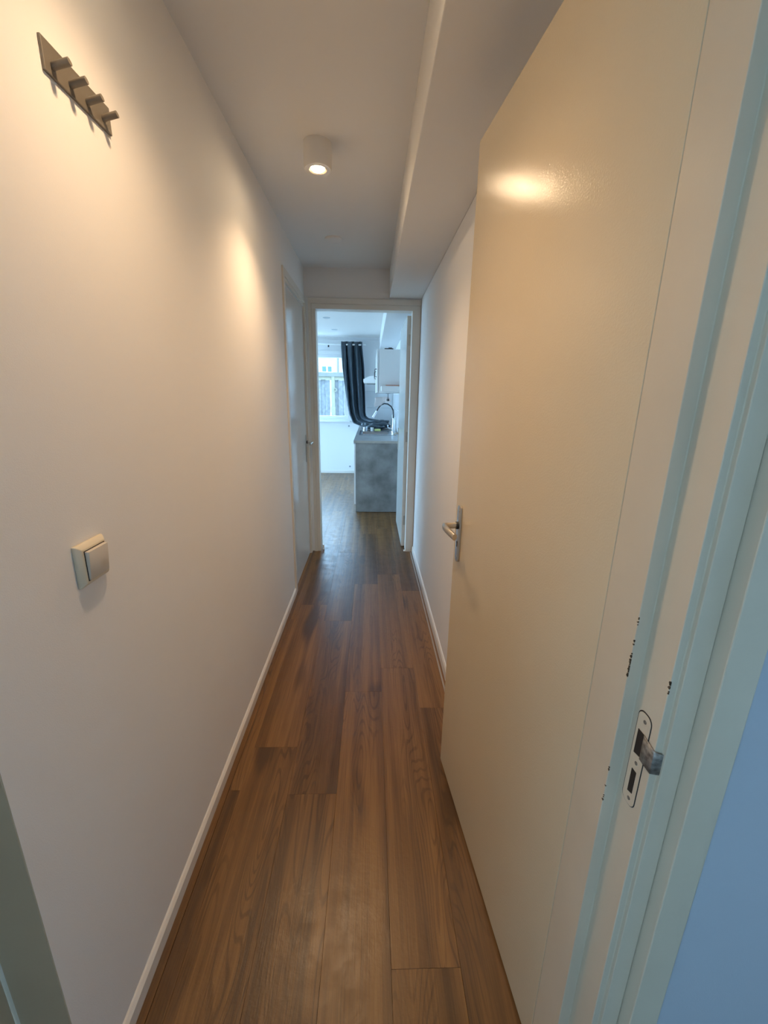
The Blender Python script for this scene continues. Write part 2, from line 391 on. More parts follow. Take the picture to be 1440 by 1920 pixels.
# strike plate
def rrect(y0, y1, z0, z1, r, n=5):
    pts = []
    for cy, cz, a0 in ((y1 - r, z1 - r, 0), (y0 + r, z1 - r, PI / 2), (y0 + r, z0 + r, PI), (y1 - r, z0 + r, 1.5 * PI)):
        for k in range(n + 1):
            a = a0 + PI / 2 * k / n; pts.append((cy + r * math.cos(a), cz + r * math.sin(a)))
    return pts
sp_ = sub(MB().prism(rrect(0.4545, 0.4800, 0.833, 0.986, 0.010), 0.3788, 0.3805, 'X').build('strike_plate', M['frame']), jb)
sp_['label'] = 'strike plate painted over in cream with two dark slots'
sub(MB().prism(rrect(0.4535, 0.4815, 0.832, 0.9875, 0.0107), 0.3793, 0.3801, 'X').build('plate_gap', M['dark']), jb)
sub(MB().prism([(0.4745, 0.917), (0.4745, 0.957), (0.4605, 0.957), (0.4605, 0.920)], 0.3782, 0.3800, 'X').build('latch_slot', M['dark']), jb)
sub(MB().prism([(0.4710, 0.852), (0.4710, 0.892), (0.4615, 0.892), (0.4615, 0.855)], 0.3782, 0.3800, 'X').build('bolt_slot', M['dark']), jb)
for z in (0.975, 0.905, 0.843):
    sub(MB().cyl((0.3781, 0.4655, z), (0.380, 0.4655, z), 0.0028, n=10).build('screw', M['worn']), jb)
lip = []
for k in range(9):                     # lip curls from the plate round the frame corner
    t = k / 8
    if t < 0.5: px, py = 0.3783 + 0.0006 * t, 0.4605 - (0.4605 - 0.4400) * t / 0.5
    else: px, py = 0.3786 + (0.3985 - 0.3786) * (t - 0.5) / 0.5, 0.4400 - 0.0018 * math.sin((t - 0.5) * PI) - 0.0012
    lip.append([(px, py, 0.958 - 0.012 * t), (px - 0.0004, py - 0.0003, 0.938 - 0.004 * t), (px, py, 0.918 - 0.003 * t)])
lo_ = sub(MB().grid(lip).build('strike_lip', M['worn'], smooth=60), jb)
lo_.modifiers.new('thick', 'SOLIDIFY').thickness = 0.0012
# paint chips on the two arrises
for z0, z1, n, x, y in ((1.024, 1.085, 26, 0.3607, 0.4926), (1.108, 1.118, 5, 0.3607, 0.4926), (1.040, 1.058, 7, 0.3797, 0.4401), (0.80, 0.87, 6, 0.3607, 0.4926)):
    for k in range(n):
        z = random.uniform(z0, z1); h = random.uniform(0.001, 0.005); w = random.uniform(0.0008, 0.0030)
        pts = [(y, z), (y + w * random.uniform(.6, 1.1), z + h * 0.3), (y + w * random.uniform(.4, 1), z + h * .8), (y, z + h), (y - 0.0006, z + h * .5)]
        sub(MB().prism(pts, x - 0.0002, x + 0.0012, 'X').build('paint_chip', M['chip']), jb)

# ------------------------------------------------------------------ big cream door, standing open along the right wall (door_2)
HX, HY, FX, FY = 0.3605, 0.5714, 0.2872, 1.343
LW = math.hypot(FX - HX, FY - HY); ang = math.atan2(HX - FX, FY - HY)
d2 = empty('door_2', (HX, HY, 0), ang)
tag(d2, 'large cream gloss flush door standing open along the right wall', 'door', kind='structure')
lf = MB().box(0, 0.040, 0, LW, 0.010, 2.064, bev=0.001).build('leaf', M['cream'], d2)
yh = LW - 0.052
hp = MB().prism(rrect(yh - 0.0175, yh + 0.0175, 0.877, 1.066, 0.012), -0.007, 0.0, 'X', bev=0.0015).build('handle_plate', M['nickel'], d2, smooth=40)
hp['label'] = 'brushed metal handle plate'
MB().cyl((-0.0078, yh, 0.942), (-0.0068, yh, 0.942), 0.0042, n=14).box(-0.0078, -0.0068, yh - 0.0022, yh + 0.0022, 0.927, 0.942).build('keyhole', M['dark'], hp)
MB().cyl((-0.009, yh, 1.050), (-0.0068, yh, 1.050), 0.0035, n=12).cyl((-0.009, yh, 0.893), (-0.0068, yh, 0.893), 0.0035, n=12).build('screw', M['chrome'], hp)
MB().cyl((-0.014, yh, 1.000), (-0.006, yh, 1.000), 0.0125, n=20).build('rosette', M['black'], hp, smooth=40)
MB().tube([(-0.012, yh, 1.000), (-0.030, yh, 1.000), (-0.046, yh - 0.001, 1.000), (-0.054, yh - 0.006, 1.0005), (-0.057, yh - 0.020, 1.001), (-0.056, yh - 0.045, 1.000), (-0.052, yh - 0.075, 0.997), (-0.047, yh - 0.100, 0.994)],
          [0.0095, 0.0095, 0.0098, 0.0105, 0.0105, 0.0105, 0.0105, 0.0105], n=14, flat=(0.75, 1.05)).build('lever', M['nickel'], d2, smooth=50)
MB().prism(rrect(yh - 0.0175, yh + 0.0175, 0.877, 1.066, 0.012), 0.040, 0.0445, 'X').build('back_plate', M['nickel'], d2)
MB().box(0.012, 0.028, LW - 0.0005, LW + 0.0015, 0.86, 1.08).build('lock_face', M['steel'], d2)
for z in (0.22, 1.05, 1.85):
    MB().cyl((0.043, 0.004, z - 0.045), (0.043, 0.004, z + 0.045), 0.006, n=12).build('hinge', M['steel'], d2)

# ------------------------------------------------------------------ closed white door in the left wall (door_3)
d3 = empty('door_3', (XL, 3.25, 0)); tag(d3, 'closed glossy white door at the far end of left wall', 'door', kind='structure')
bpy.context.view_layer.update()
Y0, Y1 = 2.808, 3.688
def frame_profile_y(ya, yb, name):
    return sub(MB().box(XL - 0.099, XL + 0.010, ya, yb, 0, 2.143, bev=0.002).build(name, M['grey_frame']), d3)
frame_profile_y(Y0, Y0 + 0.045, 'jamb'); frame_profile_y(Y1 - 0.056, Y1 - 0.013, 'jamb')
sub(MB().box(XL - 0.099, XL + 0.010, Y0 + 0.045, Y1 - 0.056, 2.098, 2.143, bev=0.002).build('head', M['grey_frame']), d3)
sub(MB().box(XL - 0.099, XL + 0.001, Y0 + 0.045, Y1 - 0.056, 2.078, 2.098, bev=0.0015).build('stop', M['grey_frame']), d3)
sub(MB().box(XL - 0.099, XL - 0.050, Y0 + 0.045, Y0 + 0.060, 0, 2.078, bev=0.0015).build('stop', M['grey_frame']), d3)
sub(MB().box(XL - 0.099, XL - 0.050, Y1 - 0.071, Y1 - 0.056, 0, 2.078, bev=0.0015).build('stop', M['grey_frame']), d3)
l3 = sub(MB().box(XL - 0.048, XL - 0.008, Y0 + 0.049, Y1 - 0.060, 0.006, 2.072, bev=0.0018).build('leaf', M['white_door']), d3)
sub(MB().box(XL - 0.099, XL + 0.009, Y0 + 0.04, Y1 - 0.045, -0.010, 0.0008).build('threshold', M['wood']), d3)
yh3 = 3.588; xf = XL - 0.008
p3 = sub(MB().prism(rrect(yh3 - 0.016, yh3 + 0.016, 0.845, 1.075, 0.010), xf, xf + 0.006, 'X').build('handle_plate', M['steel']), l3)
sub(MB().cyl((xf + 0.004, yh3, 1.015), (xf + 0.016, yh3, 1.015), 0.012, n=16).build('rosette', M['black']), l3)
sub(MB().tube([(xf + 0.014, yh3, 1.015), (xf + 0.040, yh3, 1.015), (xf + 0.054, yh3 - 0.005, 1.016), (xf + 0.058, yh3 - 0.025, 1.016), (xf + 0.055, yh3 - 0.075, 1.012), (xf + 0.050, yh3 - 0.11, 1.009)], 0.0095, n=12).build('lever', M['nickel'], smooth=50), l3)
for z in (0.25, 1.80):
    sub(MB().cyl((xf + 0.004, Y0 + 0.050, z - 0.05), (xf + 0.004, Y0 + 0.050, z + 0.05), 0.006, n=10).build('hinge', M['grey_frame']), d3)

# ------------------------------------------------------------------ kitchen doorway with its door folded into the kitchen (door_4)
d4 = empty('door_4', (-0.06, 3.74, 0)); tag(d4, 'cream door frame to the kitchen, white leaf opened inward on right', 'door', kind='structure')
bpy.context.view_layer.update()
OXL, OXR, OZ = -0.452, 0.330, 2.067
sub(MB().box(-0.510, -0.485, YF - 0.014, YK0 + 0.008, 0, 2.105, bev=0.002).build('casing', M['grey_frame']), d4)
sub(MB().box(-0.485, OXL, YF - 0.006, YK0 + 0.004, 0, OZ, bev=0.002).build('jamb', M['grey_frame']), d4)
sub(MB().box(OXR, XR - 0.002, YF - 0.012, YK0 + 0.004, 0.0, OZ, bev=0.002).build('jamb', M['grey_frame']), d4)
sub(MB().box(-0.510, XR - 0.002, YF - 0.014, YK0 + 0.008, 2.105, 2.147, bev=0.002).build('casing', M['grey_frame']), d4)
sub(MB().box(-0.485, XR - 0.002, YF - 0.006, YK0 + 0.004, OZ, 2.105, bev=0.002).build('head', M['grey_frame']), d4)
sub(MB().box(OXR - 0.016, XR - 0.02, YF - 0.014, YF + 0.012, 0.0, 0.010, bev=0.001).build('foot_block', M['base']), d4)
l4 = sub(MB().box(0.298, 0.339, YK0 + 0.008, YK0 + 0.008 + 0.83, 0.012, 2.050, bev=0.0018).build('leaf', M['white_door']), d4)
l4['label'] = 'white kitchen door leaf seen edge-on'
for z in (0.27, 1.05, 1.86):
    h4 = sub(MB().box(0.312, 0.339, YK0 + 0.0055, YK0 + 0.0085, z - 0.045, z + 0.045, bev=0.0008).cyl((0.340, YK0 + 0.002, z - 0.045), (0.340, YK0 + 0.002, z + 0.045), 0.006, n=12).build('hinge', M['steel']), l4)
yh4 = YK0 + 0.008 + 0.83 - 0.055
sub(MB().prism(rrect(yh4 - 0.016, yh4 + 0.016, 0.845, 1.075, 0.010), 0.292, 0.298, 'X').build('handle_plate', M['steel']), l4)
sub(MB().tube([(0.294, yh4, 1.015), (0.262, yh4, 1.015), (0.248, yh4 - 0.006, 1.015), (0.245, yh4 - 0.03, 1.015), (0.249, yh4 - 0.11, 1.010)], 0.0095, n=12).build('lever', M['nickel'], smooth=50), l4)
ds = MB().box(-0.446, -0.428, YF + 0.03, YF + 0.055, 0.0, 0.006, bev=0.001).cyl((-0.437, YF + 0.042, 0.004), (-0.437, YF + 0.042, 0.045), 0.008, 0.0065, n=16).build('door_stop', M['white'])
tag(ds, 'small white door stop on floor at left kitchen jamb', 'door stop')

# ------------------------------------------------------------------ hall fittings
rk = empty('coat_rack', (XL, 0.96, 1.905)); tag(rk, 'satin steel coat rack with four round pegs, upper left wall', 'coat rack')
bpy.context.view_layer.update()
sub(MB().box(XL, XL + 0.005, 0.867, 1.052, 1.905, 1.953, bev=0.0012).build('back_plate', M['rack']), rk)
for y in (0.888, 0.931, 0.976, 1.024):
    sub(MB().cyl((XL + 0.003, y, 1.921), (XL + 0.034, y, 1.929), 0.0058, n=24).build('peg', M['rack'], smooth=40), rk)

sw = empty('light_switch', (XL, 0.768, 1.085)); tag(sw, 'aged ivory light switch with square rocker on left wall', 'light switch')
bpy.context.view_layer.update()
ya, yb, za, zb = 0.7270, 0.8100, 1.045, 1.127
t = bmesh.new()
o_ = 0.008
back = [(XL, ya, za), (XL, yb, za), (XL, yb, zb), (XL, ya, zb)]
mid = [(XL + 0.006, ya, za), (XL + 0.006, yb, za), (XL + 0.006, yb, zb), (XL + 0.006, ya, zb)]
fr = [(XL + 0.014, ya + o_, za + o_), (XL + 0.014, yb - o_, za + o_), (XL + 0.014, yb - o_, zb - o_), (XL + 0.014, ya + o_, zb - o_)]
rows = [[t.verts.new(p) for p in q] for q in (back, mid, fr)]
t.faces.new(rows[0]); t.faces.new(rows[2][::-1])
for i in range(2):
    for j in range(4): t.faces.new((rows[i][j], rows[i][(j + 1) % 4], rows[i + 1][(j + 1) % 4], rows[i + 1][j]))
bmesh.ops.recalc_face_normals(t, faces=t.faces[:])
bmesh.ops.bevel(t, geom=t.edges[:], offset=0.0018, segments=3, affect='EDGES', profile=0.5)
q = MB(); q._add(t); sub(q.build('switch_frame', M['switch'], smooth=40), sw)
sub(MB().box(XL + 0.012, XL + 0.0146, ya + 0.0115, yb - 0.0115, za + 0.0115, zb - 0.0115).build('rocker_gap', M['dark']), sw)
sub(MB().prism([(XL + 0.012, za + 0.013), (XL + 0.0175, za + 0.013), (XL + 0.0205, (za + zb) / 2), (XL + 0.0225, zb - 0.013), (XL + 0.012, zb - 0.013)], ya + 0.013, yb - 0.013, 'Y', bev=0.001).build('rocker', M['rocker'], smooth=30), sw)

def ceiling_spot(x, y, label, tilt=0):
    s = empty('ceiling_spotlight', (x, y, ZC)); tag(s, label, 'ceiling light', 'cylinder spots on the hall ceiling')
    R, H = 0.056, 0.090
    MB().lathe([(0.0, 0.0), (R, 0.0), (R, -H + 0.006), (R - 0.004, -H), (0.036, -H), (0.034, -H + 0.002), (0.034, -0.040), (0.0, -0.040)], n=48).build('body', M['lampbody'], s, smooth=35)
    MB().lathe([(0.0355, -H - 0.0012), (0.0355, -H + 0.003), (0.028, -H + 0.007), (0.0275, -H + 0.003), (0.0355, -H - 0.0012)], n=40, cap=False).build('bulb_ring', M['ring'], s, smooth=35)
    MB().lathe([(0.0, -H - 0.005), (0.012, -H - 0.0045), (0.021, -H - 0.002), (0.0262, -H + 0.005), (0.022, -H + 0.036), (0.0, -H + 0.04)], n=32).build('bulb', M['bulb'], s, smooth=60)
    l = bpy.data.lights.new('spot_beam', 'SPOT'); l.energy = LAMP_W * (0.8 if tilt else 1.0); l.color = LAMP_COL
    l.spot_size = math.radians(128); l.spot_blend = 1.0; l.shadow_soft_size = 0.022
    lo = bpy.data.objects.new('spot_beam', l); lo.location = (0, 0, -H - 0.030); C.objects.link(lo); lo.parent = s; lo.rotation_euler = (math.radians(tilt), 0, 0)
    return s
ceiling_spot(-0.2215, 2.003, 'lit white cylinder spotlight on the hall ceiling')
ceiling_spot(-0.2215, 0.87, 'lit cylinder spotlight nearest the entrance, just above the picture', 8)
sc_ = MB().lathe([(0.0, 0.0), (0.056, 0.0), (0.056, -0.006), (0.052, -0.010), (0.030, -0.013), (0.0, -0.014)], n=40).build('smoke_detector', M['ceil'], smooth=40)
sc_.location = (-0.247, 3.055, ZC); tag(sc_, 'round white smoke detector on ceiling before the kitchen doorway', 'smoke detector')

# ------------------------------------------------------------------ kitchen
for x, y, lb in ((-0.584, 5.90, 'recessed kitchen downlight nearer the hall doorway'), (-0.567, 6.91, 'recessed kitchen downlight nearer the window')):
    dl = MB().lathe([(0.0, -0.002), (0.028, -0.002), (0.034, -0.006), (0.044, -0.005), (0.047, 0.0)], n=32).build('recessed_downlight', M['alu'], smooth=40)
    dl.location = (x, y, ZC); tag(dl, lb, 'downlight', 'recessed downlights in the kitchen ceiling')

# window
w1 = empty('window_1', (-1.36, YK1 + 0.1, WZ0)); tag(w1, 'white framed kitchen window with view of fence and house', 'window', kind='structure')
bpy.context.view_layer.update()
fy0, fy1 = YK1 + 0.02, YK1 + 0.09
FW = 0.055
sub(MB().box(WX0, WX1, fy0, fy1, WZ0, WZ0 + FW, bev=0.003).build('window_frame', M['upvc']), w1)
sub(MB().box(WX0, WX1, fy0, fy1, WZ1 - FW, WZ1, bev=0.003).build('window_frame', M['upvc']), w1)
sub(MB().box(WX0, WX0 + FW, fy0, fy1, WZ0 + FW, WZ1 - FW, bev=0.003).build('window_frame', M['upvc']), w1)
sub(MB().box(WX1 - FW, WX1, fy0, fy1, WZ0 + FW, WZ1 - FW, bev=0.003).build('window_frame', M['upvc']), w1)
sub(MB().box(-1.50, -1.44, fy0, fy1, WZ0 + FW, WZ1 - FW, bev=0.003).build('mullion', M['upvc']), w1)
for a, b_ in ((WX0 + FW, -1.50), (-1.44, WX1 - FW)):
    sub(MB().box(a, b_, fy0 + 0.03, fy0 + 0.036, WZ0 + FW, WZ1 - FW).build('pane', M['glass']), w1)
sub(MB().box(WX0 - 0.04, WX1 + 0.04, YK1 - 0.055, YK1 + 0.03, WZ0 - 0.052, WZ0 - 0.030, bev=0.004).build('window_sill', M['upvc']), w1)
sub(MB().box(WX0 - 0.03, WX1 + 0.03, YK1 - 0.02, YK1 + 0.03, WZ1 + 0.005, WZ1 + 0.06, bev=0.004).build('window_head', M['upvc']), w1)
# patio doors on the left (out of the picture, the kitchen's main daylight)
w2 = empty('window_2', (XK - 0.05, 5.9, 0)); tag(w2, 'white framed glass patio doors left of the kitchen view', 'window', kind='structure')
bpy.context.view_layer.update()
for a, b_ in ((PY0, PY0 + 0.07), (5.465, 5.535), (PY1 - 0.07, PY1)):
    sub(MB().box(XK - 0.08, XK - 0.02, a, b_, 0.0, PZ1, bev=0.003).build('door_stile', M['upvc']), w2)
for a, b_ in ((PY0 + 0.07, 5.465), (5.535, PY1 - 0.07)):
    sub(MB().box(XK - 0.08, XK - 0.02, a, b_, 0.0, 0.08, bev=0.003).build('rail', M['upvc']), w2)
    sub(MB().box(XK - 0.08, XK - 0.02, a, b_, PZ1 - 0.08, PZ1, bev=0.003).build('rail', M['upvc']), w2)
    sub(MB().box(XK - 0.053, XK - 0.047, a, b_, 0.08, PZ1 - 0.08).build('pane', M['glass']), w2)
# stairwell window
w3 = empty('window_3', (-1.55, -1.15, 0.65)); tag(w3, 'plain stairwell window left of the open entrance door', 'window', kind='structure')
bpy.context.view_layer.update()
for a, b_, c, d in ((-1.65, -0.65, 0.65, 0.70), (-1.65, -0.65, 2.20, 2.25), (-1.65, -1.60, 0.70, 2.20), (-0.70, -0.65, 0.70, 2.20)):
    sub(MB().box(-1.58, -1.53, a, b_, c, d, bev=0.003).build('window_frame', M['upvc']), w3)
sub(MB().box(-1.56, -1.555, -1.60, -0.70, 0.70, 2.20).build('pane', M['glass']), w3)

# curtain rod and curtain
rd = empty('curtain_rod', (-1.3, 7.64, 2.235)); tag(rd, 'thin white curtain rod above the kitchen window', 'curtain rod')
bpy.context.view_layer.update()
sub(MB().cyl((-2.5, 7.64, 2.235), (-0.10, 7.64, 2.235), 0.013, n=16).build('rod', M['upvc'], smooth=40), rd)
for x in (-2.35, -0.745, -0.125):
    sub(MB().box(x - 0.012, x + 0.012, YK1 - 0.006, YK1, 2.205, 2.265, bev=0.002).cyl((x, YK1 - 0.004, 2.235), (x, 7.64, 2.235), 0.007, n=12).build('bracket', M['black' if x == -0.745 else 'upvc']), rd)
cu = empty('curtain', (-0.3, 7.64, 0.9)); tag(cu, 'dark blue grey eyelet curtain hanging beside window, hem heaped on counter', 'curtain')
bpy.context.view_layer.update()
keys = [  # v, centre (x, y, z), half-width vector (x, z), fold depth
    (0.00, (-0.325, 7.64, 2.285), (0.178, 0.0), 0.030),
    (0.06, (-0.325, 7.64, 2.20), (0.178, 0.0), 0.034),
    (0.25, (-0.300, 7.63, 1.86), (0.187, 0.0), 0.045),
    (0.45, (-0.273, 7.61, 1.505), (0.171, 0.0), 0.045),
    (0.60, (-0.252, 7.58, 1.24), (0.157, 0.005), 0.040),
    (0.69, (-0.232, 7.52, 1.10), (0.140, 0.025), 0.036),
    (0.76, (-0.190, 7.42, 1.005), (0.112, 0.062), 0.032),
    (0.83, (-0.085, 7.28, 0.965), (0.050, 0.072), 0.028),
    (0.91, (0.070, 7.15, 0.958), (0.010, 0.066), 0.026),
    (1.00, (0.290, 7.05, 0.950), (0.004, 0.052), 0.022)]
def key(v):
    for a, b_ in zip(keys[:-1], keys[1:]):
        if v <= b_[0] + 1e-9:
            s = (v - a[0]) / (b_[0] - a[0])
            mixf = lambda p, q: tuple(i + (j - i) * s for i, j in zip(p, q))
            return mixf(a[1], b_[1]), mixf(a[2], b_[2]), a[3] + (b_[3] - a[3]) * s
rows = []
NV, NU = 70, 72
for i in range(NV + 1):
    v = i / NV; c_, w_, fd = key(v); row = []
    for j in range(NU + 1):
        u = -1 + 2 * j / NU
        ph = 2 * PI * 1.45 * (u + 0.06 * math.sin(3 * v + 2 * u)) + 0.6
        fold = math.sin(ph) + 0.35 * math.sin(2.3 * ph + 4 * v)
        y = c_[1] + fd * fold
        x = c_[0] + w_[0] * u + 0.012 * math.cos(ph) * (1 - v)
        z = c_[2] + w_[1] * u + (0.006 * math.sin(ph) if v < 0.03 else 0)
        row.append((x, y, z))
    rows.append(row)
co = sub(MB().grid(rows).build('hanging_cloth', M['curtain'], smooth=180), cu)
co.modifiers.new('thick', 'SOLIDIFY').thickness = 0.003
lump = MB()
for k, (x0, x1, y, z, ry, rz) in enumerate(((-0.16, 0.30, 7.00, 0.938, 0.10, 0.036), (-0.10, 0.31, 6.86, 0.948, 0.09, 0.046), (-0.13, 0.22, 6.68, 0.930, 0.08, 0.030), (-0.05, 0.29, 6.95, 0.995, 0.08, 0.036))):
    pts = []; rad = []
    for i in range(15):
        s = i / 14
        pts.append((x0 + (x1 - x0) * s, y + 0.02 * math.sin(7 * s + k), z + 0.008 * math.sin(9 * s + 2 * k)))
        rad.append(1.0 * (0.35 + 0.65 * math.sin(PI * min(max(s, 0.04), 0.96)) ** 0.5) * (1 + 0.12 * math.sin(17 * s + k)))
    lump.tube(pts, rad, n=18, flat=(ry, rz))
lu = sub(lump.build('heaped_hem', M['curtain'], smooth=180), cu)
tx = bpy.data.textures.new('hem_noise', 'CLOUDS'); tx.noise_scale = 0.07
ss = lu.modifiers.new('sub', 'SUBSURF'); ss.levels = 1; ss.render_levels = 1
dp = lu.modifiers.new('wrinkle', 'DISPLACE'); dp.texture = tx; dp.strength = 0.03; dp.texture_coords = 'GLOBAL'

# base cabinets with concrete-look end panel
bc = empty('base_cabinet', (0.1, 6.4, 0)); tag(bc, 'kitchen base cabinet run with concrete look end panel', 'cabinet')
bpy.context.view_layer.update()
sub(MB().box(-0.180, 0.388, 5.052, 5.072, 0.004, 0.853, bev=0.001).build('end_panel', M['concrete']), bc)
sub(MB().box(-0.150, 0.388, 5.072, 7.765, 0.10, 0.852).build('carcass', M['white']), bc)
sub(MB().box(-0.110, 0.388, 5.075, 7.765, 0.002, 0.10).build('plinth', M['concrete']), bc)
for k in range(4):
    ya_ = 5.056 + k * 0.677
    dr = sub(MB().box(-0.199, -0.181, ya_, ya_ + 0.672, 0.10, 0.845, bev=0.0015).build('cabinet_door', M['white']), bc)
    sub(MB().tube([(-0.199, ya_ + 0.50, 0.79), (-0.222, ya_ + 0.50, 0.79), (-0.222, ya_ + 0.63, 0.79), (-0.199, ya_ + 0.63, 0.79)], 0.005, n=8).build('handle', M['steel']), dr)
wt = empty('worktop', (0.1, 6.4, 0.855)); tag(wt, 'grey stone look kitchen worktop with sink cut-out', 'worktop')
bpy.context.view_layer.update()
SX0, SX1, SY0, SY1 = -0.130, 0.250, 5.86, 6.40
sub(MB().box(-0.205, 0.391, 5.045, SY0, 0.8545, 0.884, bev=0.001).box(-0.205, 0.391, SY1, 7.775, 0.8545, 0.884, bev=0.001)
    .box(-0.205, SX0, SY0, SY1, 0.8545, 0.884).box(SX1, 0.391, SY0, SY1, 0.8545, 0.884).build('slab', M['worktop']), wt)
sub(MB().box(-0.206, 0.391, 5.0425, 5.045, 0.8555, 0.8835).build('edge_strip', M['wedge']), wt)
sk = empty('sink', (0.08, 6.1, 0.884)); tag(sk, 'stainless steel inset sink in the kitchen worktop', 'sink')
bpy.context.view_layer.update()
t = MB()
t.box(-0.165, SX0 + 0.006, 5.78, 6.52, 0.884, 0.889, bev=0.002).box(SX1 - 0.006, 0.372, 5.78, 6.52, 0.884, 0.889, bev=0.002)
t.box(SX0 + 0.006, SX1 - 0.006, 5.78, SY0 + 0.006, 0.884, 0.889, bev=0.002).box(SX0 + 0.006, SX1 - 0.006, SY1 - 0.006, 6.52, 0.884, 0.889, bev=0.002)
sub(t.build('rim', M['sink']), sk)
t = MB()
t.box(SX0 + 0.002, SX0 + 0.005, SY0 + 0.002, SY1 - 0.002, 0.855, 0.886).box(SX1 - 0.005, SX1 - 0.002, SY0 + 0.002, SY1 - 0.002, 0.855, 0.886)
t.box(SX0 + 0.005, SX1 - 0.005, SY0 + 0.002, SY0 + 0.005, 0.855, 0.886).box(SX0 + 0.005, SX1 - 0.005, SY1 - 0.005, SY1 - 0.002, 0.855, 0.886)
t.box(SX0 + 0.002, SX1 - 0.002, SY0 + 0.002, SY1 - 0.002, 0.8525, 0.855)
sub(t.build('bowl', M['sink']), sk)
# faucet
fa = empty('kitchen_faucet', (0.333, 6.40, 0.889)); tag(fa, 'chrome kitchen faucet with black spring hose and pull-down spray', 'faucet')
bpy.context.view_layer.update()
fx, fyv = 0.333, 6.40
sub(MB().cyl((fx, fyv, 0.889), (fx, fyv, 0.900), 0.028, n=24).cyl((fx, fyv, 0.900), (fx, fyv, 0.985), 0.020, n=24).cyl((fx, fyv, 0.985), (fx, fyv, 1.085), 0.013, n=20).build('body', M['chrome'], smooth=40), fa)
sub(MB().tube([(fx - 0.015, fyv, 0.925), (fx - 0.055, fyv, 0.93), (fx - 0.078, fyv, 0.945), (fx - 0.080, fyv, 0.985)], 0.009, n=12).build('lever', M['chrome'], smooth=50), fa)
arc = [(fx, fyv, 1.075), (fx + 0.003, fyv, 1.14), (fx - 0.004, fyv, 1.20), (fx - 0.035, fyv, 1.255), (fx - 0.085, fyv, 1.288), (fx - 0.135, fyv, 1.294), (fx - 0.185, fyv, 1.275), (fx - 0.222, fyv, 1.232), (fx - 0.248, fyv, 1.185)]
sub(MB().tube(arc, 0.0095, n=12).build('spring_hose', M['black'], smooth=60), fa)
sub(MB().tube([(fx - 0.248, fyv, 1.188), (fx - 0.262, fyv, 1.160), (fx - 0.285, fyv, 1.118), (fx - 0.300, fyv, 1.092)], [0.011, 0.014, 0.015, 0.019], n=14).build('spray_head', M['chrome'], smooth=50), fa)
sub(MB().tube([(fx, fyv, 1.078), (fx - 0.012, fyv - 0.004, 1.078), (fx - 0.016, fyv, 1.13), (fx + 0.002, fyv, 1.135)], 0.004, n=8).build('hose_bracket', M['chrome']), fa)
# things at the sink
sg = MB().box(0.055, 0.150, 6.46, 6.52, 0.889, 0.917, bev=0.006).build('sponge', M['sponge']); tag(sg, 'yellow green sponge on the sink rim', 'sponge')
cpn = MB().lathe([(0.0, 0.0), (0.020, 0.0), (0.026, 0.05), (0.024, 0.05), (0.018, 0.004), (0.0, 0.004)], n=28).build('white_cup', M['white'], smooth=40)
cpn.location = (0.018, 6.47, 0.889); tag(cpn, 'small white cup on sink rim next to the sponge', 'cup')
tm = MB().lathe([(0.0, 0.0), (0.034, 0.0), (0.038, 0.055), (0.036, 0.055), (0.032, 0.003), (0.0, 0.003)], n=28).build('steel_strainer', M['sink'], smooth=40)
tm.location = (-0.085, 6.46, 0.889); tag(tm, 'small steel strainer cup at the left of the sink rim', 'strainer')
bt = empty('soap_bottle', (0.375, 6.62, 0.884)); tag(bt, 'slim white soap bottle behind the faucet against the tiles', 'bottle')
MB().lathe([(0.0, 0.0), (0.014, 0.0), (0.0145, 0.15), (0.012, 0.17), (0.006, 0.18), (0.0, 0.18)], n=20).build('bottle_body', M['white'], bt, smooth=40)
MB().lathe([(0.0, 0.18), (0.007, 0.18), (0.007, 0.205), (0.0, 0.207)], n=16).build('cap', M['upvc'], bt, smooth=40)

# wall cabinet
wc = empty('wall_cabinet', (0.24, 5.6, 1.435)); tag(wc, 'white wall cabinet hung above the kitchen counter', 'cabinet')
bpy.context.view_layer.update()
sub(MB().box(0.086, 0.3985, 5.05, 6.20, 1.437, 1.912, bev=0.001).build('carcass', M['white']), wc)
for a, b_ in ((5.05, 5.623), (5.627, 6.20)):
    dr = sub(MB().box(0.062, 0.0815, a, b_, 1.437, 1.912, bev=0.0015).build('cabinet_door', M['white']), wc)
    ya_ = a + 0.06
    sub(MB().tube([(0.062, ya_, 1.70), (0.043, ya_, 1.70), (0.041, ya_, 1.69), (0.041, ya_, 1.625), (0.043, ya_, 1.615), (0.062, ya_, 1.615)], 0.004, n=8).build('handle', M['black']), dr)
wb = MB().box(0.150, 0.250, 5.10, 5.16, 1.9125, 1.928, bev=0.002).box(0.195, 0.235, 5.10, 5.18, 1.928, 1.936, bev=0.002).build('black_bracket', M['black'])
tag(wb, 'small black bracket lying on top of the wall cabinet', 'bracket')
ty = empty('storage_tray', (0.24, 5.0, 1.46)); tag(ty, 'white rounded tray on wall cabinet end with orange rim', 'tray')
bpy.context.view_layer.update()
sub(MB().box(0.110, 0.36, 4.955, 5.0485, 1.450, 1.515, bev=0.014, seg=4).build('tray_body', M['white'], smooth=40), ty)
sub(MB().box(0.165, 0.352, 4.965, 5.046, 1.5155, 1.522, bev=0.002).build('rim_strip', M['orange']), ty)
rh = empty('range_hood', (0.1, 6.6, 1.572)); tag(rh, 'slim white range hood with slanted visor past the wall cabinet', 'range hood')
bpy.context.view_layer.update()
sub(MB().prism([(0.398, 1.573), (-0.095, 1.573), (-0.112, 1.590), (-0.112, 1.625), (-0.025, 1.673), (0.398, 1.673)], 6.22, 6.82, 'Y', bev=0.003).build('hood_body', M['white']), rh)
sub(MB().box(-0.06, 0.36, 6.26, 6.78, 1.5705, 1.573).build('filter', M['steel']), rh)
